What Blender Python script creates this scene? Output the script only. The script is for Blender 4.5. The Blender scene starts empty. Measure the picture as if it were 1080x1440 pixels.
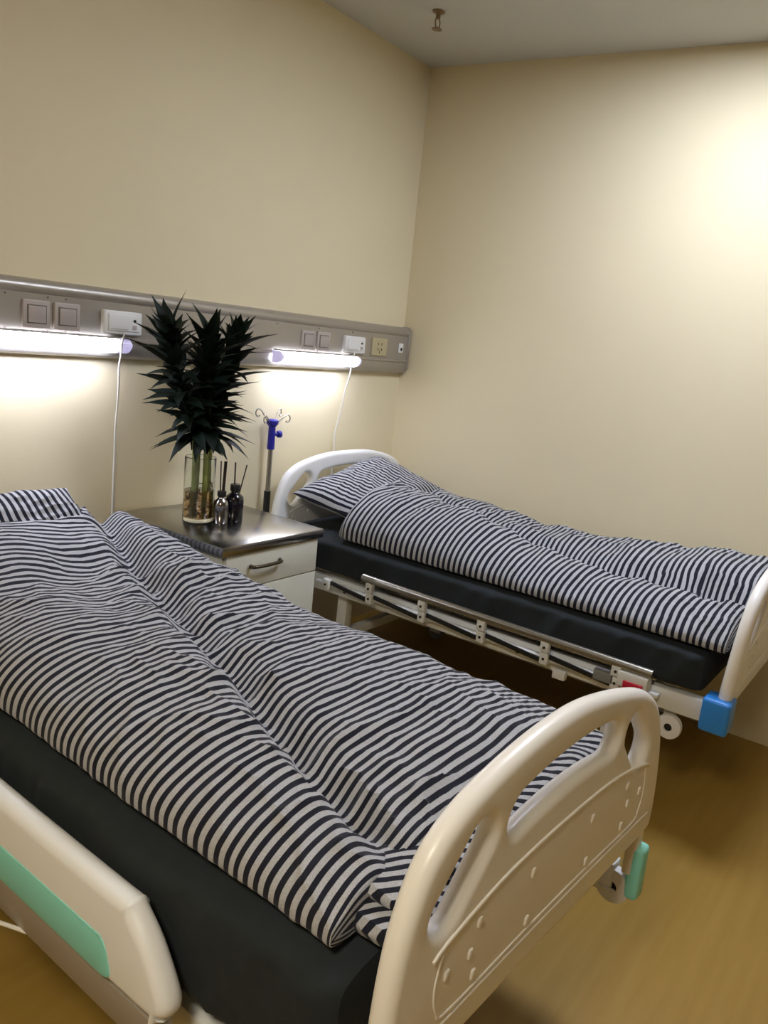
import bpy, bmesh, math, random
from mathutils import Vector, Matrix, noise
from math import sin, cos, pi, radians, exp

S = bpy.context.scene
COL = S.collection
random.seed(7)

# ------------------------------------------------------------------ camera
CAM = dict(loc=(-3.4756, -2.6003, 1.5498), yaw=1.0373, pit=-.2055, rol=.1245, f=1126.25, px=663.64, py=715.31)
cd = bpy.data.cameras.new('camera'); cam = bpy.data.objects.new('camera', cd); COL.objects.link(cam)
_y, _p, _r = CAM['yaw'], CAM['pit'], CAM['rol']
_f = Vector((sin(_y) * cos(_p), cos(_y) * cos(_p), sin(_p)))
_rt = _f.cross(Vector((0, 0, 1))).normalized(); _up = _rt.cross(_f)
_R = cos(_r) * _rt + sin(_r) * _up; _U = -sin(_r) * _rt + cos(_r) * _up
M = Matrix((_R, _U, -_f)).transposed().to_4x4(); M.translation = CAM['loc']
cam.matrix_world = M
cd.sensor_fit = 'VERTICAL'; cd.sensor_height = 36.0; cd.sensor_width = 27.0
cd.lens = CAM['f'] / 1440 * 36
cd.shift_x = (540 - CAM['px']) / 1440; cd.shift_y = (CAM['py'] - 720) / 1440
cd.clip_start = .05
S.camera = cam

# ------------------------------------------------------------------ world, exposure
w = bpy.data.worlds.new('world'); S.world = w; w.use_nodes = True
w.node_tree.nodes['Background'].inputs[0].default_value = (.9, .95, 1, 1)
w.node_tree.nodes['Background'].inputs[1].default_value = .05
S.view_settings.view_transform = 'Standard'; S.view_settings.look = 'None'
S.view_settings.gamma = 1; S.view_settings.use_curve_mapping = False
S.view_settings.exposure = 0.0
CEIL_LIGHT = 37.0       # emission of the recessed ceiling panel
FILL_LIGHT = 44.0  # emission of the added warm fill panel on the left
LAMP_LIGHT = 30.0       # emission of the reading lamps

# ------------------------------------------------------------------ materials
def mat(name, col, rough=.5, metal=0., bump=0., bscale=60, var=0., vscale=6, spec=.5, emit=None, trans=0., ior=1.45, coat=0., sheen=0.):
    m = bpy.data.materials.new(name); m.use_nodes = True
    nt = m.node_tree; b = nt.nodes['Principled BSDF']
    b.inputs['Base Color'].default_value = (*col, 1); b.inputs['Roughness'].default_value = rough
    b.inputs['Metallic'].default_value = metal; b.inputs['Specular IOR Level'].default_value = spec
    b.inputs['IOR'].default_value = ior; b.inputs['Transmission Weight'].default_value = trans
    b.inputs['Coat Weight'].default_value = coat; b.inputs['Sheen Weight'].default_value = sheen
    tc = nt.nodes.new('ShaderNodeTexCoord')
    if var:
        n = nt.nodes.new('ShaderNodeTexNoise'); n.inputs['Scale'].default_value = vscale; n.inputs['Detail'].default_value = 5
        nt.links.new(tc.outputs['Object'], n.inputs['Vector'])
        mx = nt.nodes.new('ShaderNodeMix'); mx.data_type = 'RGBA'
        mx.inputs[6].default_value = (*[c * (1 - var) for c in col], 1); mx.inputs[7].default_value = (*[min(1, c * (1 + var)) for c in col], 1)
        nt.links.new(n.outputs['Fac'], mx.inputs[0]); nt.links.new(mx.outputs[2], b.inputs['Base Color'])
    if bump:
        n = nt.nodes.new('ShaderNodeTexNoise'); n.inputs['Scale'].default_value = bscale; n.inputs['Detail'].default_value = 4
        nt.links.new(tc.outputs['Object'], n.inputs['Vector'])
        bp = nt.nodes.new('ShaderNodeBump'); bp.inputs['Strength'].default_value = bump; bp.inputs['Distance'].default_value = .004
        nt.links.new(n.outputs['Fac'], bp.inputs['Height']); nt.links.new(bp.outputs['Normal'], b.inputs['Normal'])
    if emit:
        b.inputs['Emission Color'].default_value = (*emit[0], 1); b.inputs['Emission Strength'].default_value = emit[1]
    return m

def stripe_mat(name, dark, light, period):
    m = bpy.data.materials.new(name); m.use_nodes = True; nt = m.node_tree; N = nt.nodes; L = nt.links
    b = N['Principled BSDF']; b.inputs['Roughness'].default_value = .85; b.inputs['Specular IOR Level'].default_value = .15
    b.inputs['Sheen Weight'].default_value = .08
    at = N.new('ShaderNodeAttribute'); at.attribute_name = 'stripe'
    d = N.new('ShaderNodeMath'); d.operation = 'DIVIDE'; d.inputs[1].default_value = period; L.new(at.outputs['Fac'], d.inputs[0])
    fr = N.new('ShaderNodeMath'); fr.operation = 'PINGPONG'; fr.inputs[1].default_value = .5; L.new(d.outputs[0], fr.inputs[0])
    ramp = N.new('ShaderNodeValToRGB'); e = ramp.color_ramp.elements
    e[0].position = .23; e[0].color = (*dark, 1); e[1].position = .262; e[1].color = (*light, 1); L.new(fr.outputs[0], ramp.inputs[0])
    tc = N.new('ShaderNodeTexCoord'); n = N.new('ShaderNodeTexNoise'); n.inputs['Scale'].default_value = 420; n.inputs['Detail'].default_value = 2
    L.new(tc.outputs['Object'], n.inputs['Vector'])
    mr = N.new('ShaderNodeMapRange'); mr.inputs[1].default_value = .3; mr.inputs[2].default_value = .7; mr.inputs[3].default_value = .82; mr.inputs[4].default_value = 1.12
    L.new(n.outputs['Fac'], mr.inputs[0])
    mx = N.new('ShaderNodeMix'); mx.data_type = 'RGBA'; mx.blend_type = 'MULTIPLY'; mx.inputs[0].default_value = 1
    L.new(ramp.outputs[0], mx.inputs[6]); L.new(mr.outputs[0], mx.inputs[7]); L.new(mx.outputs[2], b.inputs['Base Color'])
    n2 = N.new('ShaderNodeTexNoise'); n2.inputs['Scale'].default_value = 28; n2.inputs['Detail'].default_value = 6
    L.new(tc.outputs['Object'], n2.inputs['Vector'])
    bp = N.new('ShaderNodeBump'); bp.inputs['Strength'].default_value = .35; bp.inputs['Distance'].default_value = .006
    L.new(n2.outputs['Fac'], bp.inputs['Height']); L.new(bp.outputs['Normal'], b.inputs['Normal'])
    return m

M_wall = mat('cream_wall_paint', (.785, .69, .46), .75, var=.035, vscale=2.2, bump=.1, bscale=180, spec=.25)
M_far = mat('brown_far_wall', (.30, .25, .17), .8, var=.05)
M_ceil = mat('ceiling_paint', (.60, .59, .54), .85, bump=.08, bscale=150, spec=.2)
M_panel = mat('beige_grey_anodised_panel', (.40, .365, .31), .36, metal=.45, var=.04, vscale=20)
M_panel_d = mat('dark_panel_groove', (.16, .15, .13), .5, metal=.3)
M_sw = mat('taupe_switch_plastic', (.47, .41, .37), .4)
M_sw2 = mat('taupe_switch_rocker', (.43, .375, .34), .35)
M_white = mat('white_box_plastic', (.8, .8, .77), .35)
M_soc = mat('yellowed_socket_plastic', (.50, .43, .25), .4)
M_dark = mat('black_plastic', (.012, .012, .013), .35)
M_abs = mat('ivory_bed_plastic', (.92, .885, .81), .33, var=.015, vscale=4, coat=.1)
M_abs2 = mat('white_bed_plastic', (.88, .88, .86), .35)
M_frame = mat('white_bed_paint', (.74, .74, .70), .4, var=.03, vscale=14)
M_blue = mat('blue_corner_plastic', (.035, .25, .72), .38)
M_teal = mat('teal_plastic', (.26, .70, .60), .42)
M_navy = mat('royal_blue_plastic', (.02, .02, .32), .35)
M_steel = mat('brushed_steel', (.40, .375, .32), .33, metal=1., bump=.05, bscale=200)
M_chrome = mat('chrome', (.75, .75, .75), .12, metal=1.)
M_smoke = mat('smoked_silver_glass', (.34, .33, .33), .1, metal=1.)
M_top = mat('dark_stainless_top', (.42, .41, .39), .22, metal=1., var=.12, vscale=9)
M_link = mat('dark_link_bar', (.03, .03, .028), .4, metal=.5)
M_red = mat('red_release_tab', (.5, .02, .04), .4)
M_sheet = mat('charcoal_sheet', (.025, .030, .032), .88, bump=.35, bscale=22, var=.15, vscale=30, spec=.12, sheen=.03)
M_cab = mat('pale_wood_laminate', (.66, .65, .55), .45, var=.06, vscale=12)
M_bronze = mat('dark_bronze_handle', (.10, .085, .06), .3, metal=.9)
M_leaf = mat('dark_green_leaf', (.005, .011, .006), .55, var=.3, vscale=25, spec=.22)
M_stem = mat('bamboo_green_stem', (.33, .37, .10), .45, var=.35, vscale=40)
M_root = mat('red_brown_root', (.22, .09, .035), .7, var=.3, vscale=60)
M_glass = mat('clear_glass', (.95, .98, .95), .02, trans=1., ior=1.45)
M_water = mat('brownish_water', (.66, .42, .22), .02, trans=1., ior=1.33)
M_blackglass = mat('black_bottle_glass', (.006, .005, .008), .08, coat=.5)
M_reed = mat('dark_reed', (.025, .014, .012), .7)
M_cord = mat('white_cord', (.82, .80, .74), .5)
M_rub = mat('grey_rubber', (.22, .22, .21), .6)
M_bump = mat('white_wheel_plastic', (.78, .77, .75), .45)
M_brass = mat('sprinkler_brass', (.30, .22, .13), .4, metal=.8)
M_lamp = mat('lit_lamp_diffuser', (.9, .9, .9), .4, emit=((.74, .78, 1.), LAMP_LIGHT))
M_lampend = mat('glowing_lamp_end', (.80, .79, .86), .3, emit=((.55, .5, .9), .55))
M_clight = mat('lit_ceiling_diffuser', (.9, .9, .9), .5, emit=((.74, .81, 1.), CEIL_LIGHT))
M_fill = mat('lit_fill_diffuser', (.9, .9, .9), .5, emit=((1., .91, .75), FILL_LIGHT))
M_stripe = stripe_mat('striped_cotton', (.013, .014, .023), (.44, .44, .455), .0248)

def floor_mat():
    m = mat('amber_wood_vinyl', (.33, .21, .055), .38, spec=.35); nt = m.node_tree; N = nt.nodes; L = nt.links; b = N['Principled BSDF']
    tc = N.new('ShaderNodeTexCoord'); mp = N.new('ShaderNodeMapping'); mp.inputs['Scale'].default_value = (1.2, 14, 1)
    n = N.new('ShaderNodeTexNoise'); n.inputs['Scale'].default_value = 2.2; n.inputs['Detail'].default_value = 6
    L.new(tc.outputs['Object'], mp.inputs[0]); L.new(mp.outputs[0], n.inputs['Vector'])
    r = N.new('ShaderNodeValToRGB'); r.color_ramp.elements[0].position = .3; r.color_ramp.elements[1].position = .72
    r.color_ramp.elements[0].color = (.34, .205, .042, 1); r.color_ramp.elements[1].color = (.385, .24, .055, 1)
    L.new(n.outputs['Fac'], r.inputs[0]); L.new(r.outputs[0], b.inputs['Base Color'])
    return m
M_floor = floor_mat()

# ------------------------------------------------------------------ mesh helpers
def obj(name, bm, m, parent=None, smooth=True, kind=None, label=None):
    me = bpy.data.meshes.new(name); bm.normal_update(); bm.to_mesh(me); bm.free()
    me.materials.append(m)
    if smooth:
        me.polygons.foreach_set('use_smooth', [True] * len(me.polygons)); me.set_sharp_from_angle(angle=radians(42))
    o = bpy.data.objects.new(name, me); COL.objects.link(o)
    if parent: o.parent = parent
    if kind: o['kind'] = kind
    if label: o['label'] = label
    return o

def tag(o, label, cat, group=None):
    o['label'] = label; o['category'] = cat
    if group: o['group'] = group
    return o

def thing(name, label, cat, loc=(0, 0, 0), rz=0, group=None):
    o = bpy.data.objects.new(name, None); COL.objects.link(o); o.location = loc; o.rotation_euler = (0, 0, rz)
    o.empty_display_size = .1
    return tag(o, label, cat, group)

def B(): return bmesh.new()

def box(bm, x0, x1, y0, y1, z0, z1, bev=.003, seg=2, mtx=None):
    t = bmesh.new()
    bmesh.ops.create_cube(t, size=1)
    bmesh.ops.scale(t, vec=(x1 - x0, y1 - y0, z1 - z0), verts=t.verts)
    bmesh.ops.translate(t, vec=((x0 + x1) / 2, (y0 + y1) / 2, (z0 + z1) / 2), verts=t.verts)
    if bev: bmesh.ops.bevel(t, geom=t.edges[:], offset=bev, segments=seg, profile=.5, affect='EDGES')
    join(bm, t, mtx); return bm

def join(bm, t, mtx=None):
    if mtx is not None: bmesh.ops.transform(t, matrix=mtx, verts=t.verts)
    vs = [bm.verts.new(v.co) for v in t.verts]; t.verts.index_update()
    for f in t.faces:
        bm.faces.new([vs[v.index] for v in f.verts])
    t.free()

def tube(bm, pts, r, seg=12, closed=False, cap=True):
    pts = [Vector(p) for p in pts]; n = len(pts)
    rs = r if isinstance(r, (list, tuple)) else [r] * n
    rings = []; ref = None
    for i, p in enumerate(pts):
        a = pts[(i - 1) % n] if (closed or i > 0) else p; c = pts[(i + 1) % n] if (closed or i < n - 1) else p
        t = (c - a).normalized()
        if ref is None: ref = t.orthogonal().normalized()
        ref = (ref - t * ref.dot(t)).normalized(); bi = t.cross(ref)
        rings.append([bm.verts.new(p + rs[i] * (cos(2 * pi * k / seg) * ref + sin(2 * pi * k / seg) * bi)) for k in range(seg)])
    for i in range(n if closed else n - 1):
        A, C = rings[i], rings[(i + 1) % n]
        for k in range(seg): bm.faces.new((A[k], A[(k + 1) % seg], C[(k + 1) % seg], C[k]))
    if cap and not closed:
        bm.faces.new(rings[0][::-1]); bm.faces.new(rings[-1])
    return bm

def lathe(bm, prof, seg=32, mtx=None):
    t = bmesh.new(); rings = []
    for r, z in prof:
        if r < 1e-6: rings.append([t.verts.new((0, 0, z))])
        else: rings.append([t.verts.new((r * cos(2 * pi * k / seg), r * sin(2 * pi * k / seg), z)) for k in range(seg)])
    for A, C in zip(rings, rings[1:]):
        for k in range(seg):
            k2 = (k + 1) % seg
            if len(A) == 1 and len(C) == 1: continue
            if len(A) == 1: t.faces.new((A[0], C[k2], C[k]))
            elif len(C) == 1: t.faces.new((A[k], A[k2], C[0]))
            else: t.faces.new((A[k], A[k2], C[k2], C[k]))
    bmesh.ops.recalc_face_normals(t, faces=t.faces[:])
    join(bm, t, mtx); return bm

def RX(a): return Matrix.Rotation(a, 4, 'X')
def RY(a): return Matrix.Rotation(a, 4, 'Y')
def RZ(a): return Matrix.Rotation(a, 4, 'Z')
def T(x, y, z): return Matrix.Translation((x, y, z))

def catmull(pts, n=6, closed=False):
    P = [Vector(p) for p in pts]; out = []; N = len(P)
    for i in range(N if closed else N - 1):
        p0 = P[(i - 1) % N] if closed or i > 0 else P[0]; p1 = P[i]; p2 = P[(i + 1) % N]
        p3 = P[(i + 2) % N] if closed or i < N - 2 else P[-1]
        for k in range(n):
            t = k / n
            out.append(.5 * ((2 * p1) + (p2 - p0) * t + (2 * p0 - 5 * p1 + 4 * p2 - p3) * t * t + (3 * p1 - p0 - 3 * p2 + p3) * t ** 3))
    if not closed: out.append(P[-1])
    return out

def plate(outer, holes, thick, r, steps=5):
    """upright plate in the local u-z plane with rounded rims: outer and holes are lists of (u, z)"""
    bm = bmesh.new()
    def area(l): return sum(l[i][0] * l[(i + 1) % len(l)][1] - l[(i + 1) % len(l)][0] * l[i][1] for i in range(len(l)))
    loops = [outer if area(outer) > 0 else outer[::-1]] + [h if area(h) < 0 else h[::-1] for h in holes]   # material on the left
    prof = [(r * (1 - cos(pi / 2 * k / steps)), thick / 2 - r + r * sin(pi / 2 * k / steps)) for k in range(steps + 1)]
    caps = {1: [], -1: []}
    for lp in loops:
        n = len(lp); nrm = []
        for i in range(n):
            d = Vector(lp[(i + 1) % n]) - Vector(lp[i - 1]); d.normalize(); nrm.append(Vector((-d.y, d.x)))
        rings = []
        seq = [(o, y) for o, y in reversed(prof)] + [(o, -y) for o, y in prof]
        if thick / 2 - r < 1e-6: seq = seq[:steps + 1] + seq[steps + 2:]
        for o, y in seq:
            rings.append([bm.verts.new((lp[i][0] + nrm[i].x * o, y, lp[i][1] + nrm[i].y * o)) for i in range(n)])
        for A, C in zip(rings, rings[1:]):
            for i in range(n): bm.faces.new((A[i], A[(i + 1) % n], C[(i + 1) % n], C[i]))
        caps[1].append(rings[0]); caps[-1].append(rings[-1])
    for s in (1, -1):
        es = []
        for ring in caps[s]:
            for i in range(len(ring)):
                e = bm.edges.get((ring[i], ring[(i + 1) % len(ring)])); es.append(e)
        bmesh.ops.triangle_fill(bm, edges=es, use_beauty=True, use_dissolve=False)
    bmesh.ops.recalc_face_normals(bm, faces=bm.faces[:])
    return bm

def stadium(a, b, r, n=10):
    a = Vector(a); b = Vector(b); d = (b - a).normalized(); ang = math.atan2(d.y, d.x); out = []
    for k in range(n + 1): t = ang - pi / 2 + pi * k / n; out.append((b.x + r * cos(t), b.y + r * sin(t)))
    for k in range(n + 1): t = ang + pi / 2 + pi * k / n; out.append((a.x + r * cos(t), a.y + r * sin(t)))
    return out

# ------------------------------------------------------------------ room
H = 2.835; XL, YF = -5.2, -4.6
def struct(name, bm, m):
    o = obj(name, bm, m, smooth=False); o['kind'] = 'structure'; return o
struct('floor', box(B(), XL, 0, YF, 0, -.1, 0, 0), M_floor)
struct('ceiling', box(B(), XL, 0, YF, 0, H, H + .1, 0), M_ceil)
struct('wall_back', box(B(), XL - .1, .1, 0, .1, -.1, H + .1, 0), M_wall)
struct('wall_right', box(B(), 0, .1, YF - .1, 0, -.1, H + .1, 0), M_wall)
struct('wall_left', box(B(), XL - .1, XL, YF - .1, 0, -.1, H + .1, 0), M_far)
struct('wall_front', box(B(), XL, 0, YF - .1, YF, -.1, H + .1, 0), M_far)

def ceiling_or_fill_light(x, y, mt, label, sx=.6, sy=.6):
    t = thing('ceiling_or_fill_light', label, 'light', (x, y, H))
    bm = B(); w_ = .02
    for a in ((-sx / 2 - w_, sx / 2 + w_, -sy / 2 - w_, -sy / 2), (-sx / 2 - w_, sx / 2 + w_, sy / 2, sy / 2 + w_),
              (-sx / 2 - w_, -sx / 2, -sy / 2, sy / 2), (sx / 2, sx / 2 + w_, -sy / 2, sy / 2)):
        box(bm, *a, -.012, .0, .002)
    obj('light_frame', bm, M_white, t)
    obj('diffuser', box(B(), -sx / 2, sx / 2, -sy / 2, sy / 2, -.007, 0, .001), mt, t)
    return t
ceiling_or_fill_light(-.85, -1.82, M_clight, 'square recessed ceiling light panel above the foot of the right bed')
ceiling_or_fill_light(-4.2, -2.28, M_fill, 'added square fill light panel on the ceiling, out of view beyond the left bed')  # added fill, out of view: brightens side guard, footboard and near duvet

# ------------------------------------------------------------------ bed-head service panel
px0, px1 = -4.4, -.012
panel = thing('bedhead_service_panel', 'long beige metal service panel with switches along the wall above both beds', 'wall panel', (px0, 0, 1.45))
def prof_extrude(prof, x0, x1):
    bm = bmesh.new(); A = [bm.verts.new((x0, y, z)) for y, z in prof]; C = [bm.verts.new((x1, y, z)) for y, z in prof]
    n = len(prof)
    for i in range(n): bm.faces.new((A[i], A[(i + 1) % n], C[(i + 1) % n], C[i]))
    bm.faces.new(A[::-1]); bm.faces.new(C); bmesh.ops.recalc_face_normals(bm, faces=bm.faces[:]); return bm
def place(o, root):      # keep world coordinates while parenting under a root that only translates
    o.parent = root; o.location = -Vector(root.location); return o
PZ = [(0, 1.572), (-.030, 1.572), (-.045, 1.568), (-.056, 1.558), (-.060, 1.545), (-.057, 1.532), (-.050, 1.527), (-.050, 1.409), (-.056, 1.406), (-.056, 1.396), (-.050, 1.393), (-.048, 1.372), (-.040, 1.345), (-.028, 1.335), (0, 1.335)]
place(obj('panel_body', prof_extrude(PZ, px0, px1 - .014), M_panel), panel)
bm = plate([(p.x, p.y) for p in catmull([(-.06, 1.56), (-.045, 1.575), (-.004, 1.575), (-.004, 1.332), (-.03, 1.332), (-.055, 1.36)], 1, True)], [], .014, .004, 3)
bmesh.ops.transform(bm, matrix=T(px1 - .007, 0, 0) @ RZ(pi / 2), verts=bm.verts)
place(obj('end_cap', bm, M_panel), panel)
FY = -.050
def plate_box(x0, x1, z0, z1, d, y=FY, bev=.004): return box(B(), x0, x1, y - d, y + .002, z0, z1, bev, 3)
def switch(xc, s=.088, zc=1.463):
    o = place(obj('wall_switch', plate_box(xc - s / 2, xc + s / 2, zc - s / 2, zc + s / 2, .009), M_sw), panel)
    k = s * .32
    obj('rocker', plate_box(xc - k, xc + k, zc - k * .92, zc + k * .92, .004, FY - .009, .002), M_sw2, o)
    obj('rocker_gap', plate_box(xc - k - .0035, xc + k + .0035, zc - k * .92 - .0035, zc + k * .92 + .0035, .0006, FY - .009, 0), M_panel_d, o)
for xc in (-2.0, -1.898): switch(xc)
for xc in (-.772, -.672): switch(xc, .084)
def call_box(xc, wd=.148, zc=1.461, h=.080):
    o = place(obj('call_box', plate_box(xc - wd / 2, xc + wd / 2, zc - h / 2, zc + h / 2, .022, FY, .007), M_white), panel)
    obj('call_box_cover', plate_box(xc - wd * .40, xc + wd * .42, zc - h * .34, zc + h * .36, .004, FY - .022, .002), M_white, o)
    x = xc + wd * .27
    bm = B(); box(bm, x - .008, x + .008, FY - .0275, FY - .025, zc - .020, zc - .005, .001); obj('call_button', bm, M_sw, o)
    bm = B(); lathe(bm, [(0, 0), (.005, 0), (.005, .003), (0, .0035)], 12, T(x, FY - .025, zc + .010) @ RX(pi / 2)); obj('indicator_light', bm, M_dark, o)
    bm = B(); box(bm, xc - wd * .34, xc + wd * .1, FY - .0268, FY - .0255, zc - h * .28, zc - h * .25, 0); obj('label_line', bm, M_sw, o)
    return o
call_box(-1.702); call_box(-.464)
o = place(obj('power_socket', plate_box(-.322, -.204, 1.418, 1.506, .008), M_soc), panel)
bm = B()
for dx, dz, a in ((-.013, .014, 0), (.013, .014, 0), (-.014, -.012, .5), (.014, -.012, -.5), (0, -.024, 0)):
    box(bm, -.0018, .0018, -.001, .001, -.006, .006, 0, mtx=T(-.263 + dx, FY - .0083, 1.462 + dz) @ RY(a))
obj('socket_slots', bm, M_dark, o)
o = place(obj('data_outlet', plate_box(-.100, -.066, 1.442, 1.490, .007), M_white), panel)
obj('outlet_port', plate_box(-.091, -.076, 1.452, 1.468, .0012, FY - .007, .0005), M_dark, o)
for x in (-2.095, -1.96, -1.90, -.96, -.70, -.47, -.02):
    for z in (1.519, 1.413):
        place(obj('panel_screw', lathe(B(), [(0, 0), (.003, 0), (.003, .002), (0, .003)], 8, T(x, FY, z) @ RX(pi / 2)), M_panel_d), panel)

def reading_lamp(x0, x1, label, cap=.02):
    t = thing('reading_lamp', label, 'lamp', (x0, -.05, 1.39))
    pr = [(-.058, 1.4085), (-.092, 1.4085), (-.108, 1.405), (-.119, 1.394), (-.118, 1.380), (-.106, 1.366), (-.088, 1.359), (-.0595, 1.358)]
    place(obj('lamp_diffuser', prof_extrude(pr, x0 + .012, x1 - cap), M_lamp), t)
    place(obj('lamp_lid', box(B(), x0 + .004, x1 - .004, -.122, -.058, 1.409, 1.4135, .0015), M_panel), t)
    bm = prof_extrude(pr, x1 - cap, x1)
    bmesh.ops.bevel(bm, geom=[e for e in bm.edges if all(v.co.x > x1 - .001 for v in e.verts)], offset=.006, segments=3, affect='EDGES')
    place(obj('lamp_end_cap', bm, M_lampend), t)
    place(obj('lamp_end_cap', prof_extrude(pr, x0, x0 + .012), M_lampend), t)
reading_lamp(-2.27, -1.694, 'lit white reading lamp under the wall panel at the left bed', .05)
reading_lamp(-.985, -.462, 'lit white reading lamp under the wall panel at the right bed')

def cord(pts, label):
    return tag(obj('call_cord', tube(B(), catmull(pts, 6), .0032, 8), M_cord), label, 'cord')
cord([(-1.705, -.080, 1.4225), (-1.736, -.122, 1.419), (-1.751, -.134, 1.39), (-1.751, -.132, 1.36), (-1.745, -.115, 1.31), (-1.724, -.085, 1.245), (-1.709, -.06, 1.175), (-1.700, -.04, 1.095), (-1.689, -.022, .962), (-1.685, -.014, .773), (-1.684, -.014, .62)],
     'white call cord hanging down the wall behind the left bed')
cord([(-.475, -.080, 1.4225), (-.530, -.122, 1.419), (-.556, -.134, 1.39), (-.556, -.133, 1.35), (-.545, -.115, 1.30), (-.527, -.085, 1.25), (-.511, -.06, 1.172), (-.499, -.034, 1.091), (-.498, -.018, 1.03), (-.490, -.014, .955), (-.488, -.014, .75)],
     'white call cord hanging down the wall behind the headboard of the right bed')

# ------------------------------------------------------------------ ceiling sprinkler
t = thing('fire_sprinkler', 'small brass fire sprinkler hanging from the ceiling near the corner', 'sprinkler', (-.575, -.44, H))
obj('escutcheon', lathe(B(), [(0, 0), (.026, 0), (.024, -.006), (.012, -.010), (0, -.010)], 24), M_brass, t)
obj('sprinkler_body', lathe(B(), [(0, -.008), (.010, -.008), (.010, -.026), (.007, -.030), (0, -.030)], 16), M_brass, t)
bm = B()
for s in (-1, 1): tube(bm, catmull([(s * .009, 0, -.026), (s * .016, 0, -.04), (s * .012, 0, -.058), (0, 0, -.066)], 4), .0028, 8)
obj('sprinkler_frame', bm, M_brass, t)
obj('deflector', lathe(B(), [(0, -.064), (.020, -.066), (.022, -.069), (0, -.070)], 20), M_brass, t)

# ------------------------------------------------------------------ beds
HALF = [(.478, .50), (.477, .60), (.467, .72), (.448, .80), (.412, .868), (.350, .912), (.265, .938), (.14, .958), (0, .966)]
HALF_LOW = [(.477, .50), (.473, .60), (.456, .70), (.428, .78), (.388, .840), (.328, .884), (.25, .914), (.13, .943)]
def board_outline(z0=.50, dz=0., skew=False):
    low = HALF_LOW if skew else HALF[:-1]
    corner = [(.425, z0 - .012), (.458, z0 - .006), (.472, z0 + .016)]
    keep = lambda l: [p for p in l if p[1] > z0 + .05]
    h = corner + keep(low) + [(0, .962)] + [(-u, z) for u, z in keep(HALF[:-1])[::-1] + corner[::-1]]
    h = [(u, z + dz) for u, z in h]
    r = catmull([(*p, 0) for p in h], 5)
    return [(p.x, p.y) for p in r]
def make_board(name, root, v, z0=.50, dz=0., lean=0., face=-1, details=True, m=None, skew=False):
    m = m or M_abs
    holes = []
    for s in (1, -1):
        a, b_ = ((.322, .752), (.258, .826)) if (skew and s > 0) else ((.362, .768), (.290, .842))
        holes.append([(u, z + dz) for u, z in stadium((s * a[0], a[1]), (s * b_[0], b_[1]), .034)])
    slot = stadium((-.176, .842), (.150 if skew else .176, .842), .035, 12)
    st = []
    for i in range(len(slot)):           # subdivide the straight runs so that the slot can bow with the arch
        a, b_ = Vector(slot[i]), Vector(slot[(i + 1) % len(slot)]); n = max(1, int((b_ - a).length / .03))
        for k in range(n): p = a.lerp(b_, k / n); st.append((p.x, p.y + dz + .014 - .5 * p.x ** 2))
    holes.append(st)
    bm = plate(board_outline(z0, dz, skew), holes, .042, .0195, 6)
    mt = T(0, v, z0 + dz) @ RX(lean) @ T(0, 0, -z0 - dz)
    bmesh.ops.transform(bm, matrix=mt, verts=bm.verts)
    o = obj(name, bm, m, root)
    if details:
        y = face * .0206
        def strip(pts, r, nm):
            b2 = tube(B(), catmull([(u, y, z + dz) for u, z in pts], 6), r, 8); bmesh.ops.transform(b2, matrix=mt, verts=b2.verts); obj(nm, b2, m, o)
        strip([(-.385, .700), (-.345, .716), (-.2, .744), (0, .752), (.2, .744), (.345, .716), (.385, .700)], .0038, 'moulded_ridge')
        strip([(-.425, .566), (-.2, .570), (0, .571), (.2, .570), (.425, .566)], .0026, 'moulded_ridge')
        strip([(-.36, .706), (-.372, .65), (-.36, .600), (-.325, .582), (-.1, .587), (.1, .587), (.325, .582), (.36, .600), (.372, .65), (.36, .706)], .0026, 'moulded_ridge')
        for u, z in ((.269, .698), (.110, .698), (-.110, .698), (-.269, .698), (.269, .606), (.110, .606), (-.110, .606), (-.269, .606), (.345, .655), (-.345, .655), (.285, .652), (-.285, .652)):
            b2 = B(); box(b2, u - .006, u + .006, y - .004, y + .004, z + dz - .009, z + dz + .009, .0035, 2); bmesh.ops.transform(b2, matrix=mt, verts=b2.verts)
            obj('moulded_stud', b2, m, o)
    return o

def castor(root, u, v, z1):
    o = obj('castor', lathe(B(), [(0, z1), (.022, z1), (.022, .13), (.030, .128), (.030, .112), (0, .112)], 16, T(u, v, 0)), M_frame, root)
    for s in (-1, 1):
        obj('castor_fork', box(B(), u + s * .022 - .003, u + s * .022 + .003, v - .02, v + .045, .045, .118, .002), M_frame, o)
    obj('castor_wheel', lathe(B(), [(0, -.014), (.046, -.014), (.052, -.008), (.052, .008), (.046, .014), (0, .014)], 24, T(u, v + .018, .053) @ RY(pi / 2)), M_rub, o)

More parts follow.
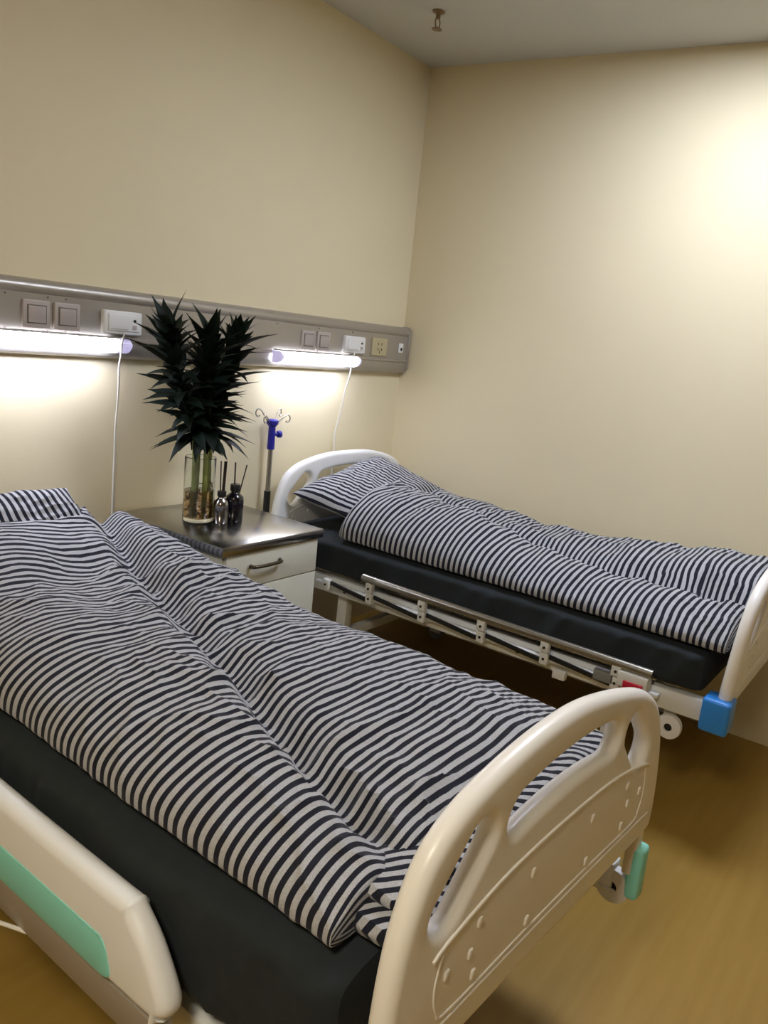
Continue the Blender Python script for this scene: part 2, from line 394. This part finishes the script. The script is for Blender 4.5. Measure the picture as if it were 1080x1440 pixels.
def make_bed(root, zf0, zf1, cap_mat, cap_box, headboard, lean, bump_pos, board_dz, v_end=2.03, foot_v=0.):
    w2 = .445
    for s in (-1, 1):
        obj('side_beam', box(B(), s * w2 - .022, s * w2 + .022, .03, v_end - .03, zf0, zf1, .006), M_frame, root)
    for v in (.30, .70, 1.45, v_end - .08):
        obj('cross_beam', box(B(), -w2 + .022, w2 - .022, v - .02, v + .02, zf0 + .005, zf1 - .012, .004), M_frame, root)
    for v in (.38, 1.63):
        for s in (-1, 1):
            obj('leg', box(B(), s * (w2 - .05) - .022, s * (w2 - .05) + .022, v - .025, v + .025, .20, zf0 + .02, .005), M_frame, root)
            castor(root, s * (w2 - .05), v, .22)
        obj('leg_bar', box(B(), -w2 + .07, w2 - .07, v - .018, v + .018, .22, .26, .004), M_frame, root)
    make_board('footboard', root, foot_v, .515, board_dz, lean, -1, m=M_abs, skew=not headboard)
    for s in (-1, 1):
        obj('board_post', box(B(), s * .440 - .016, s * .440 + .016, foot_v - .014, foot_v + .014, cap_box[4] + .06, .56, .005), M_abs, root)
        cu0, cu1 = sorted((s * cap_box[0], s * cap_box[1])); obj('corner_cap', box(B(), cu0, cu1, *cap_box[2:], .012, 4), cap_mat, root)
        u, v, z = bump_pos
        b = obj('corner_bumper', lathe(B(), [(.014, -.016), (.030, -.016), (.042, -.012), (.044, 0), (.042, .012), (.030, .016), (.014, .016), (.014, -.016)], 28, T(s * u, v, z) @ RY(pi / 2)), M_bump, root)
        obj('bumper_hub', lathe(B(), [(0, -.010), (.0145, -.010), (.0145, .010), (0, .010)], 16, T(s * u, v, z) @ RY(pi / 2)), M_dark, b)
        obj('bumper_bracket', box(B(), *sorted((s * u - s * .020, s * u - s * .012)), v - .012, v + .03, z - .01, zf0 + .02, .003), M_frame, b)
    if headboard:
        make_board('headboard', root, v_end, .50, 0., 0., -1, details=True, m=M_abs2)

# -- left bed
TH = -.0561; LB = (-2.2489, -2.1327, 0)
left = thing('hospital_bed', 'near hospital bed at left with ivory footboard, teal corner caps and teal striped side guard', 'bed', LB, TH)
make_bed(left, .325, .405, M_teal, (.424, .470, -.032, .004, .335, .470), False, 0., (.44, .030, .348), 0.)
# moulded side guard on the camera side
gp = [(1.32, .60), (1.26, .618), (.80, .616), (.50, .617), (.462, .618), (.448, .605), (.405, .568), (.362, .510), (.352, .478), (.368, .458), (.42, .448), (.9, .446), (1.25, .446), (1.33, .47)]
g = [(p.x, p.y) for p in catmull([(*p, 0) for p in gp], 4, True)]
bm = plate(g, [], .046, .020, 5)
bmesh.ops.transform(bm, matrix=T(-.525, 0, 0) @ RZ(pi / 2), verts=bm.verts)
guard = obj('side_guard', bm, M_abs2, left, label='white moulded plastic side guard')
sp = [(1.24, .526), (.9, .527), (.56, .528), (.525, .527), (.508, .515), (.494, .480), (.494, .466), (.510, .457), (.56, .455), (.9, .455), (1.24, .455)]
bm = plate([(p.x, p.y) for p in catmull([(*p, 0) for p in sp], 4, True)], [], .010, .003, 2)
bmesh.ops.transform(bm, matrix=T(-.545, 0, 0) @ RZ(pi / 2), verts=bm.verts)
obj('guard_stripe', bm, M_teal, guard, label='teal inset stripe')
for v in (.60, 1.10):
    obj('guard_arm', box(B(), -.512, -.497, v - .02, v + .02, .345, .50, .004), M_frame, guard)
obj('guard_rail', box(B(), -.540, -.508, .375, 1.32, .372, .440, .006), M_panel, guard)
obj('guard_cable', tube(B(), catmull([(-.535, .78, .375), (-.555, .86, .365), (-.565, .94, .34), (-.56, 1.0, .29)], 5), .004, 8), M_cord, guard)

# -- right bed
RB = (-.495, -2.13, 0)
right = thing('hospital_bed', 'far hospital bed along the right wall with folded steel side rail and blue corner caps', 'bed', RB, 0)
make_bed(right, .432, .505, M_blue, (.41, .50, -.034, .058, .418, .532), True, radians(3.6), (.44, .16, .37), -.012, v_end=2.022)
# folding steel side rail
rail = obj('side_rail', tube(B(), [(-.517, .222, .558), (-.517, 1.45, .568)], .0155, 14), M_steel, right, label='folded stainless steel side rail')
obj('rail_base', box(B(), -.500, -.467, .20, 1.72, .472, .486, .003), M_frame, rail)
ys = [1.64, 1.41, 1.15, .88, .615, .345]
for i, v in enumerate(ys):
    if i > 0:
        b = obj('tube_clamp', box(B(), -.530, -.508, v - .017, v + .017, .514, .553, .003), M_frame, rail)
        obj('bolt', lathe(B(), [(0, 0), (.005, 0), (.005, .003), (0, .004)], 10, T(-.530, v, .532) @ RY(-pi / 2)), M_dark, b)
    b = obj('pivot_bracket', box(B(), -.524, -.500, v - .016, v + .016, .466, .510, .003), M_frame, rail)
    obj('bolt', lathe(B(), [(0, 0), (.005, 0), (.005, .003), (0, .004)], 10, T(-.524, v, .488) @ RY(-pi / 2)), M_dark, b)
    if i < 5:
        v2 = ys[i + 1]
        a = Vector((-.507, v, .497)); c = Vector((-.507, v2, .522)); d = c - a
        obj('folding_bar', box(B(), -.005, .005, 0, d.length, -.008, .008, .002, mtx=Matrix.Translation(a) @ RZ(pi) @ RX(-math.atan2(d.z, -d.y))), M_link, rail)
obj('rail_latch', box(B(), -.536, -.488, .23, .335, .490, .543, .004), M_frame, rail)
obj('latch_block', box(B(), -.524, -.490, .35, .425, .478, .515, .004), M_rub, rail)
obj('release_tab', box(B(), -.542, -.534, .243, .312, .475, .516, .003), M_red, rail, label='red release tab')
obj('beam_lug', box(B(), -.510, -.486, .53, .58, .425, .458, .004), M_frame, right)
obj('beam_hole_plug', lathe(B(), [(0, 0), (.010, 0), (.010, .002), (0, .003)], 14, T(-.467, .745, .462) @ RY(-pi / 2)), M_dark, right)
obj('beam_hole_plug', lathe(B(), [(0, 0), (.010, 0), (.010, .002), (0, .003)], 14, T(-.467, 1.58, .462) @ RY(-pi / 2)), M_bronze, right)

# ------------------------------------------------------------------ mattresses
def fbm(p, o=3): return noise.fractal(p, 1., 2., o)
def make_mattress(root, z0, z1, label, seed, u1=.470, v0=.068, v1=1.985):
    nu, nv = 120, 150; bm = bmesh.new(); vc, L = (v0 + v1) / 2, (v1 - v0) / 2; grid = []
    zc = (z0 + z1) / 2; hz = (z1 - z0) / 2
    sp_ = lambda c, e: math.copysign(abs(c) ** e, c)
    for j in range(nv + 1):
        row = []; tv = -1 + 2 * j / nv; ev = (1 - abs(tv) ** 26) ** (1 / 26)
        for i in range(nu):
            a = 2 * pi * i / nu; e = .22
            u = u1 * sp_(cos(a), e) * (.0 + ev if abs(tv) < 1 else .0); z = zc + hz * sp_(sin(a), e) * ev
            v = vc + L * tv
            side = max(0, min(1, (abs(u) - u1 * .9) / (u1 * .1))); d = -.004 * side * max(0, 1 - 3 * abs(noise.noise(Vector((seed, v * 5 + z * 3, u * 2))))) ** 2 * 2 + .006 * fbm(Vector((u * 3 + seed, v * 3, z * 5))) + .004 * noise.noise(Vector((u * 3 + seed, v * 11 + 3 * z, z * 2)))
            side = max(0, min(1, (abs(u) - u1 * .9) / (u1 * .1)))
            uu = u + math.copysign(side * (d * 1.8 - .004), u); zz = z + (d if z > zc else 0) * (1 - side)
            row.append(bm.verts.new((uu, v, zz)))
        grid.append(row)
    for j in range(nv):
        for i in range(nu): bm.faces.new((grid[j][i], grid[j][(i + 1) % nu], grid[j + 1][(i + 1) % nu], grid[j + 1][i]))
    bmesh.ops.recalc_face_normals(bm, faces=bm.faces[:])
    o = obj('mattress', bm, M_sheet); o.location = root.location; o.rotation_euler = root.rotation_euler
    return tag(o, label, 'mattress')
make_mattress(left, .42, .663, 'mattress in a charcoal sheet on the near left bed', 3.1)
make_mattress(right, .512, .663, 'mattress in a charcoal sheet on the far right bed', 9.4)

# ------------------------------------------------------------------ duvets
def lerp_tab(tab, x):
    if x <= tab[0][0]: return tab[0][1]
    for (a, p), (b, q) in zip(tab, tab[1:]):
        if x <= b:
            t = (x - a) / (b - a); t = t * t * (3 - 2 * t); return p + (q - p) * t
    return tab[-1][1]
def gs(x, w): return exp(-(x / w) ** 2)

def make_duvet(root, label, u0, u1, v0, v1, top, crease, zb, shear_head, shear_foot, seed, e_foot=.35, e_head=.5, wrinkle=1.):
    nt_, ns = 150, 420
    uc, W = (u0 + u1) / 2, (u1 - u0) / 2; vc, L = (v0 + v1) / 2, (v1 - v0) / 2
    bm = bmesh.new(); lay = bm.verts.layers.float.new('stripe'); grid = []
    base = []
    for j in range(ns + 1):
        x = -1 + 2 * j / ns                 # -1 foot, 1 head
        # rounded ends: the last few centimetres curl down
        if x < -.94: k = (x + .94) / .06; v = -.94 + .06 * math.sin(k * pi / 2) * 1.0 * .62; e = max(0, cos(k * pi / 2)) ** e_foot
        elif x > .94: k = (x - .94) / .06; v = .94 + .06 * math.sin(k * pi / 2) * .75; e = max(0, cos(k * pi / 2)) ** e_head
        else: v = x; e = 1.
        base.append((vc + L * v, e))
    for j in range(ns + 1):
        v, e = base[j]; row = []
        sv = 0.
        for i in range(nt_ + 1):
            ph = radians(-38 + 256 * i / nt_); c, s_ = cos(ph), sin(ph)
            u = uc - W * math.copysign(abs(c) ** .70, c)
            g = math.copysign(abs(s_) ** .70, s_)
            vv = v + (shear_head * (u - uc) * max(0, (v - vc) / L) ** 2) + shear_foot * (u - uc) * max(0, (vc - v) / L) ** 2
            tp = top(u, vv)
            zt = zb + (tp - zb) * g * e if g > 0 else zb + .045 * g * e
            edge = max(0, g)
            p = Vector((u * 1.0 + seed, vv, 0))
            lump = fbm(Vector((u * 2.6 + seed, vv * 3.2, 4.4)), 2) * .014
            wv = fbm(Vector((u * 6 + seed, vv * 12, .3)), 4) * .006
            def ridge(a, b, c, w_): return max(0, 1 - abs(noise.noise(Vector((a, b, c)))) * w_) ** 2.2
            patch = .35 + 1.3 * max(0, noise.noise(Vector((u * 2 + seed * 3, vv * 2.1, 6.))) + .15)
            near = .8 * gs(u - crease(vv), .16)
            rd = ridge(u * 3.6 + vv * 2.2 + seed * 2, vv * 6.5 - u * 1.5, 1.7, 3.2) * .012 * (patch + near)
            rd2 = ridge(u * 11 - vv * 4 + seed, vv * 4.5 + u * 5, 5.1, 3.) * .009 * (patch + near)
            rd3 = ridge(u * 14 + vv * 6 + seed, vv * 15 - u * 6, 9.1, 2.6) * .004 * (patch + near)
            amp = wrinkle * (.4 + .6 * edge) * (e ** .5)
            d = (wv + lump + rd + rd2 + rd3 - .007) * amp
            uu = u - math.copysign(abs(c) ** 2, c) * d * 1.0
            zz = max(.673, zt + d * max(.2, s_))
            st = vv + .014 * noise.noise(Vector((u * 2.2 + seed, vv * 1.6, 8.))) + .55 * (rd + rd2 + rd3) + .010 * noise.noise(Vector((u * 6 + seed, vv * 4, 2.)))
            st += (1 - e) * (tp - zb) * (1 if v > vc else -1)
            vert = bm.verts.new((uu, vv, zz)); vert[lay] = st + 5.
            row.append(vert)
        grid.append(row)
    for j in range(ns):
        for i in range(nt_): bm.faces.new((grid[j][i], grid[j + 1][i], grid[j + 1][i + 1], grid[j][i + 1]))
    bmesh.ops.recalc_face_normals(bm, faces=bm.faces[:])
    o = obj('duvet', bm, M_stripe); o.location = root.location; o.rotation_euler = root.rotation_euler
    return tag(o, label, 'duvet')

RT = [(.1, .760), (.29, .768), (.5, .765), (.69, .778), (.95, .764), (1.19, .770), (1.46, .806), (1.77, .845), (2.0, .862)]
LT = [(.1, .765), (.4, .785), (.8, .805), (1.1, .815), (1.35, .81), (1.6, .83), (1.8, .862), (2.0, .865)]
def top_left(u, v):
    uc = -.33 + .32 * v; d = u - uc
    a = 1 / (1 + exp(-d / .03))
    z = lerp_tab(LT, v) * (1 - a) + lerp_tab(RT, v) * a
    z -= .060 * gs(d, .045) * (1 if v > .3 else max(0, v / .3))
    z -= .05 * gs(u - (uc - .16), .13) * gs(v - 1.42, .40) * (1 - a)
    z -= .020 * gs(v - 1.55 - .3 * u, .10) * (1 - a)
    lo, hi = (-.445, uc) if d < 0 else (uc, .445); q = (u - (lo + hi) / 2) / ((hi - lo) / 2)
    z += .026 * (1 - min(1.3, q * q)) - .014
    return z
DL = make_duvet(left, 'rumpled black and white striped duvet on the near left bed', -.445, .445, .115, 2.00, top_left, lambda v: -.33 + .32 * v, .690, .10, .05, 2.3, e_foot=.22)
# the turned-under end of the near duvet, showing its folded layers at the foot
def fold(u0, u1, v0, v1, z0, z1, seed, parent):
    bm = bmesh.new(); lay = bm.verts.layers.float.new('stripe'); nu, na = 90, 28; rows = []
    for i in range(nu + 1):
        u = u0 + (u1 - u0) * i / nu; en = (1 - abs(2 * i / nu - 1) ** 14) ** (1 / 6); row = []
        vo = .016 * noise.noise(Vector((u * 5 + seed, 0, 0))) + .02 * (u - u0)
        for k in range(na):
            a = 2 * pi * k / na; c = math.copysign(abs(cos(a)) ** .7, cos(a)); s_ = math.copysign(abs(sin(a)) ** .7, sin(a))
            v = (v0 + v1) / 2 + vo + (v1 - v0) / 2 * c * en; z = (z0 + z1) / 2 + (z1 - z0) / 2 * s_ * en
            dz = .006 * fbm(Vector((u * 14 + seed, v * 10, z * 20)))
            vt = bm.verts.new((u, v, max(.674, z + dz))); vt[lay] = .75 * u + v * .9 + 4 + .02 * noise.noise(Vector((u * 6, v * 6, seed)))
            row.append(vt)
        rows.append(row)
    for A, C in zip(rows, rows[1:]):
        for k in range(na): bm.faces.new((A[k], A[(k + 1) % na], C[(k + 1) % na], C[k]))
    bmesh.ops.recalc_face_normals(bm, faces=bm.faces[:])
    return obj('folded_end', bm, M_stripe, parent)
fold(-.40, .40, .035, .17, .674, .712, 1.3, DL)
fold(-.37, .38, .055, .17, .708, .742, 5.3, DL)
RF = [(.05, .855), (.19, .85), (.45, .81), (.77, .768), (1.09, .775), (1.32, .79), (1.52, .79), (1.79, .84), (1.95, .84)]
RN = [(.05, .762), (.28, .768), (.56, .776), (.87, .795), (1.25, .835), (1.5, .855), (1.75, .855)]
def crease_right(v): return lerp_tab([(0, -.20), (.5, -.18), (1.1, -.08), (1.6, .06), (2, .12)], v) + .03
def top_right(u, v):
    uc = crease_right(v); d = u - uc
    a = 1 / (1 + exp(-d / .03))
    z = lerp_tab(RN, v) * (1 - a) + lerp_tab(RF, v) * a
    z -= .045 * gs(d, .05)
    lo, hi = (-.455, uc) if d < 0 else (uc, .465); q = (u - (lo + hi) / 2) / ((hi - lo) / 2)
    z += .040 * (1 - min(1.3, q * q)) - .016
    z -= .016 * gs(v - .95 - .4 * u, .05) + .014 * gs(v - .45 + .3 * u, .05) + .012 * gs(v - 1.35 + .2 * u, .045)
    return z
make_duvet(right, 'rumpled black and grey striped duvet on the far right bed', -.455, .465, .005, 1.76, top_right, crease_right, .690, .22, 0., 7.7, e_foot=.2)

# ------------------------------------------------------------------ pillows
def make_pillow(corners, thick, label, seed, up):
    """corners A (head, near) B (head, far) C (foot, far) D (foot, near) in world space"""
    A, B_, C_, D = [Vector(c) for c in corners]; n = 48; bm = bmesh.new(); lay = bm.verts.layers.float.new('stripe')
    nrm = ((B_ - A).cross(D - A)).normalized()
    if nrm.dot(Vector(up)) < 0: nrm = -nrm
    width = ((B_ - A).length + (C_ - D).length) / 2
    def P(s, t): return A.lerp(B_, s).lerp(D.lerp(C_, s), t)
    g = {}
    for side in (1, -1):
        for j in range(n + 1):
            for i in range(n + 1):
                s, t = i / n, j / n
                if side < 0 and (i in (0, n) or j in (0, n)): g[side, i, j] = g[1, i, j]; continue
                a, b = 2 * s - 1, 2 * t - 1
                pull = .03 * (1 - a * a) * b, .03 * (1 - b * b) * a     # edges draw in between the corners
                p = P(s - pull[1] * .5 * 1.0, t - pull[0] * .6)
                h = ((1 - a ** 4) * (1 - b ** 4)) ** .62
                wr = (fbm(Vector((s * 4 + seed, t * 4, side)), 4) * .010 + max(0, 1 - 2.3 * abs(noise.noise(Vector((s * 5 + t * 3 + seed, t * 5, 3.))))) ** 3 * .010) * h ** .5
                vtx = bm.verts.new(p + nrm * side * (thick / 2 * h + (wr if side > 0 else 0)))
                vtx[lay] = s * width + .012 * noise.noise(Vector((s * 3 + seed, t * 3, 1.))) + wr * .6 + 3
                g[side, i, j] = vtx
    for side in (1, -1):
        for j in range(n):
            for i in range(n):
                q = [g[side, i, j], g[side, i + 1, j], g[side, i + 1, j + 1], g[side, i, j + 1]]
                bm.faces.new(q if side > 0 else q[::-1])
    bmesh.ops.recalc_face_normals(bm, faces=bm.faces[:])
    return tag(obj('pillow', bm, M_stripe), label, 'pillow')
def lw(u, v, z):   # left bed local to world
    return (LB[0] + u * cos(TH) - v * sin(TH), LB[1] + u * sin(TH) + v * cos(TH), z)
make_pillow([lw(-.42, 1.99, .912), lw(.185, 1.99, .918), lw(.25, 1.80, .72), lw(-.42, 1.78, .72)], .12, 'striped pillow propped at the head of the near left bed', 1.2, (0, -.3, 1))
make_pillow([(-.915, -.165, .800), (-.33, -.155, .932), (-.20, -.50, .80), (-.79, -.56, .705)], .13, 'striped pillow slanting against the headboard of the far right bed', 4.6, (0, -.2, 1))

# ------------------------------------------------------------------ bedside cabinet
cab = thing('bedside_cabinet', 'pale laminate bedside cabinet with dark steel top between the beds', 'cabinet', (-1.425, -.30, 0))
cx0, cx1, cy0, cy1, ct = -.222, .240, -.265, .285, .772
obj('cabinet_body', box(B(), cx0, cx1, cy0, cy1, .06, ct - .034, .003), M_cab, cab)
obj('cabinet_top', box(B(), cx0 - .022, cx1 + .012, cy0 - .028, cy1, ct - .034, ct, .004), M_top, cab, label='dark stainless steel top')
for z0, z1, nm in ((.606, .733, 'drawer'), (.09, .602, 'cabinet_door')):
    o = obj(nm, box(B(), cx0 + .006, cx1 - .006, cy0 - .017, cy0 - .0005, z0, z1, .002), M_cab, cab)
    if nm == 'drawer':
        hx, hz = -.040, .683
        obj('handle', tube(B(), catmull([(hx - .070, cy0 - .017, hz), (hx - .062, cy0 - .038, hz), (hx, cy0 - .044, hz), (hx + .062, cy0 - .038, hz), (hx + .070, cy0 - .017, hz)], 6), [.0065] * 25, 10), M_bronze, o, label='dark bow handle')
        for s in (-1, 1): obj('handle_mount', lathe(B(), [(0, 0), (.011, 0), (.009, .006), (0, .007)], 14, T(hx + s * .070, cy0 - .017, hz) @ RX(pi / 2)), M_chrome, o, label='bright handle mount')
    else:
        obj('handle', tube(B(), catmull([(-.17, cy0 - .017, .42), (-.17, cy0 - .04, .43), (-.17, cy0 - .042, .48), (-.17, cy0 - .04, .53), (-.17, cy0 - .017, .54)], 6), .0065, 10), M_bronze, o)
for sx in (-.9, 1):
    for sy in (-1, 1):
        obj('foot', lathe(B(), [(0, 0), (.02, 0), (.022, .008), (.02, .06), (0, .06)], 16, T(sx * .20, sy * .22 + .01, 0)), M_dark, cab)

# ------------------------------------------------------------------ vase with dracaena stalks
VX, VY, VZ = -1.490, -.248, ct
vase = thing('glass_vase', 'clear glass cylinder vase with water on the bedside cabinet', 'vase', (VX, VY, VZ))
obj('vase_glass', lathe(B(), [(0, .0005), (.053, .0005), (.056, .004), (.056, .238), (.0537, .240), (.0527, .237), (.0527, .014), (0, .012)], 40), M_glass, vase)
obj('water', lathe(B(), [(0, .0125), (.0524, .0145), (.0524, .118), (0, .118)], 40), M_water, vase)

leaf_meshes = []
def leaf_mesh(L, Wd, bend, fold):
    bm = bmesh.new(); rows = []; n = 6; ang = 0; p = Vector((0, 0, 0))
    for k in range(n + 1):
        t = k / n; wv = Wd * (math.sin(pi * min(1, t * .93 + .07)) ** .8) * (1 - t ** 3) + .0008
        a = bend * t
        if k: p = p + Vector((cos(a), 0, -sin(a))) * (L / n)
        rows.append([bm.verts.new(p + Vector((0, s * wv, abs(s) * wv * fold))) for s in (-1, 0, 1)])
    for A, C in zip(rows, rows[1:]):
        for s in range(2): bm.faces.new((A[s], A[s + 1], C[s + 1], C[s]))
    me = bpy.data.meshes.new('leaf'); bm.to_mesh(me); bm.free(); me.materials.append(M_leaf)
    me.polygons.foreach_set('use_smooth', [True] * len(me.polygons)); return me
for L_, W_, b_, f_ in ((.15, .025, .5, .3), (.13, .027, .8, .25), (.165, .0235, .35, .35), (.115, .026, 1.1, .25), (.14, .027, .2, .4)):
    leaf_meshes.append(leaf_mesh(L_, W_, b_, f_))

def stalk(base, pts, z_leaf0, nleaf, label, seed, tipscale=1.):
    rnd = random.Random(seed)
    root = thing('dracaena_stalk', label, 'plant', base)
    path = catmull([Vector(p) - Vector(base) for p in [base] + pts], 10)
    k0 = next(i for i, p in enumerate(path) if p.z > z_leaf0 - base[2] + .015)
    obj('stem', tube(B(), path[:k0 + 1], [.0085 * (1 + .10 * (i % 4 == 0)) for i in range(k0 + 1)], 10), M_stem, root)
    obj('leaf_sheath', tube(B(), path[k0:], [.0125 - .006 * i / len(path) for i in range(len(path) - k0)], 10), M_leaf, root)
    rt = B()
    for k in range(22):
        a = rnd.uniform(0, 2 * pi); z = rnd.uniform(.015, .075); q0 = path[int(z / .115 * 10)].copy()
        pts2 = [q0]
        for m_ in range(4):
            a += rnd.uniform(-.6, .6); q0 = q0 + Vector((cos(a) * .007, sin(a) * .007, rnd.uniform(-.012, .008))); q0.z = max(.002, q0.z); pts2.append(q0)
        c0 = Vector((VX, VY, 0)) - Vector((base[0], base[1], 0))
        for q in pts2:
            d_ = Vector((q.x - c0.x, q.y - c0.y)); 
            if d_.length > .048: d_ *= .048 / d_.length; q.x = c0.x + d_.x; q.y = c0.y + d_.y
        tube(rt, pts2, .0016, 5)
    obj('roots', rt, M_root, root, kind='stuff')
    cum = [p for p in path if p.z > z_leaf0 - base[2]]
    for k in range(nleaf):
        f = k / (nleaf - 1); idx = f * (len(cum) - 1); i0 = min(int(idx), len(cum) - 2)
        p = cum[i0].lerp(cum[i0 + 1], idx - i0); tdir = (cum[i0 + 1] - cum[i0]).normalized()
        az = k * 2.4 + rnd.uniform(-.3, .3)
        el = radians(18 + 52 * f ** 1.3 + rnd.uniform(-14, 12)) if f > .12 else radians(rnd.uniform(-18, 12))
        if f > .93: el = radians(rnd.uniform(68, 84))
        o = bpy.data.objects.new('leaf', rnd.choice(leaf_meshes)); COL.objects.link(o); o.parent = root
        q = Vector((0, 0, 1)).rotation_difference(tdir).to_matrix().to_4x4()
        s = rnd.uniform(.82, 1.15) * tipscale
        o.matrix_local = Matrix.Translation(p) @ q @ RZ(az) @ RY(-el) @ Matrix.Diagonal((s, s, s, 1))
    return root
zb_ = VZ + .016
stalk((VX - .034, VY - .010, zb_), [(VX - .036, VY - .01, 1.0), (VX - .06, VY - .02, 1.13), (VX - .14, VY - .03, 1.30), (VX - .18, VY - .03, 1.435)], 1.09, 76, 'leftmost leafy dracaena stalk in the glass vase, leaning left', 1)
stalk((VX - .006, VY - .034, zb_), [(VX - .008, VY - .036, 1.0), (VX - .015, VY - .045, 1.13), (VX - .035, VY - .06, 1.30), (VX - .035, VY - .06, 1.415)], 1.085, 76, 'middle leafy dracaena stalk in the glass vase, standing upright', 2)
stalk((VX + .036, VY - .010, zb_), [(VX + .034, VY - .008, 1.0), (VX + .045, VY + .0, 1.13), (VX + .09, VY + .005, 1.30), (VX + .125, VY + .0, 1.43)], 1.09, 76, 'rightmost leafy dracaena stalk in the glass vase, leaning right', 3)
stalk((VX + .012, VY + .030, zb_), [(VX + .012, VY + .03, 1.0), (VX + .02, VY + .03, 1.12), (VX + .05, VY + .05, 1.20), (VX + .06, VY + .06, 1.30)], 1.075, 56, 'short dracaena stalk at the back of the glass vase', 4)

# ------------------------------------------------------------------ reed diffusers
def reed(a, b, r): return tube(B(), [a, b], r, 8)
d1 = thing('reed_diffuser', 'black glass reed diffuser bottle with two dark reeds on the cabinet', 'diffuser', (-1.384, -.322, ct))
obj('bottle', lathe(B(), [(0, 0), (.031, 0), (.034, .004), (.034, .085), (.031, .096), (.018, .107), (.014, .112), (.014, .120), (0, .120)], 36), M_blackglass, d1)
obj('collar', lathe(B(), [(.006, .116), (.0175, .116), (.0185, .119), (.0185, .139), (.017, .142), (.006, .142), (.006, .116)], 28), M_dark, d1)
obj('reed', reed((0, .002, .01), (-.006, .0, .225), .0028), M_reed, d1)
obj('reed', reed((-.004, 0, .012), (.040, -.012, .215), .0022), M_reed, d1)
d2 = thing('reed_diffuser', 'shiny silver reed diffuser bottle with a thick bundle of dark reeds beside the vase', 'diffuser', (-1.447, -.322, ct))
obj('bottle', lathe(B(), [(0, 0), (.026, 0), (.029, .004), (.029, .070), (.026, .082), (.015, .092), (.012, .097), (.012, .104), (0, .104)], 36), M_smoke, d2, label='shiny silver bottle')
obj('collar', lathe(B(), [(.005, .1), (.015, .1), (.016, .103), (.016, .118), (.015, .121), (.005, .121), (.005, .1)], 28), M_dark, d2)
obj('reed', reed((.002, .0, .012), (.012, .002, .232), .0055), M_reed, d2)
obj('reed', reed((-.002, .002, .012), (-.012, .0, .235), .0022), M_reed, d2)

# ------------------------------------------------------------------ drip stand
iv = thing('drip_pole', 'steel drip pole with blue head and curled hooks between cabinet and right bed', 'drip stand', (-.945, -.048, .545))
IX, IY, IZ = iv.location
def L3(*p): return (p[0], p[1], p[2] - IZ)
obj('pole', tube(B(), [L3(0, 0, .57), L3(0, 0, .99)], .0105, 16), M_steel, iv)
obj('outer_sleeve', tube(B(), [L3(-.001, 0, .545), L3(-.001, 0, .79)], .0145, 16), M_dark, iv, label='black sleeve')
obj('mount_bracket', box(B(), -.02, .02, -.022, .018, 0, .03, .004), M_frame, iv)
hd = obj('pole_head', tube(B(), [L3(0, 0, .978), L3(0, 0, 1.083)], [.0165, .0150], 16), M_navy, iv, label='blue plastic head')
bm = B(); lathe(bm, [(0, 0), (.017, 0), (.026, .012), (.026, .026), (.020, .030), (0, .030)], 20, T(*L3(0, 0, 1.080))); obj('hook_holder', bm, M_navy, hd)
bm = B(); tube(bm, [L3(.008, -.004, 1.045), L3(.024, -.008, 1.045)], .008, 10); lathe(bm, [(0, -.008), (.012, -.009), (.016, -.004), (.016, .006), (.012, .010), (0, .010)], 16, T(*L3(.034, -.010, 1.045)) @ RY(pi / 2)); obj('clamp_knob', bm, M_navy, hd)
for k, az in enumerate((radians(35), radians(150), radians(215), radians(330))):
    d = Vector((cos(az), sin(az), 0)) ; pts = []
    for r_, z_ in ((.018, 1.095), (.034, 1.118), (.050, 1.140), (.062, 1.146), (.071, 1.138), (.071, 1.124), (.062, 1.117), (.055, 1.122)):
        sc = 1.25 if k in (0, 1) else 1.3; dz = 0 if k in (0, 1) else -.022 * min(1, (r_ - .018) / .03)
        pts.append((d.x * r_ * sc, d.y * r_ * .5 * sc, 1.095 + (z_ - 1.095) * 1.15 - IZ + dz))
    obj('hook', tube(B(), catmull(pts, 5), .0027, 8), M_steel, hd)
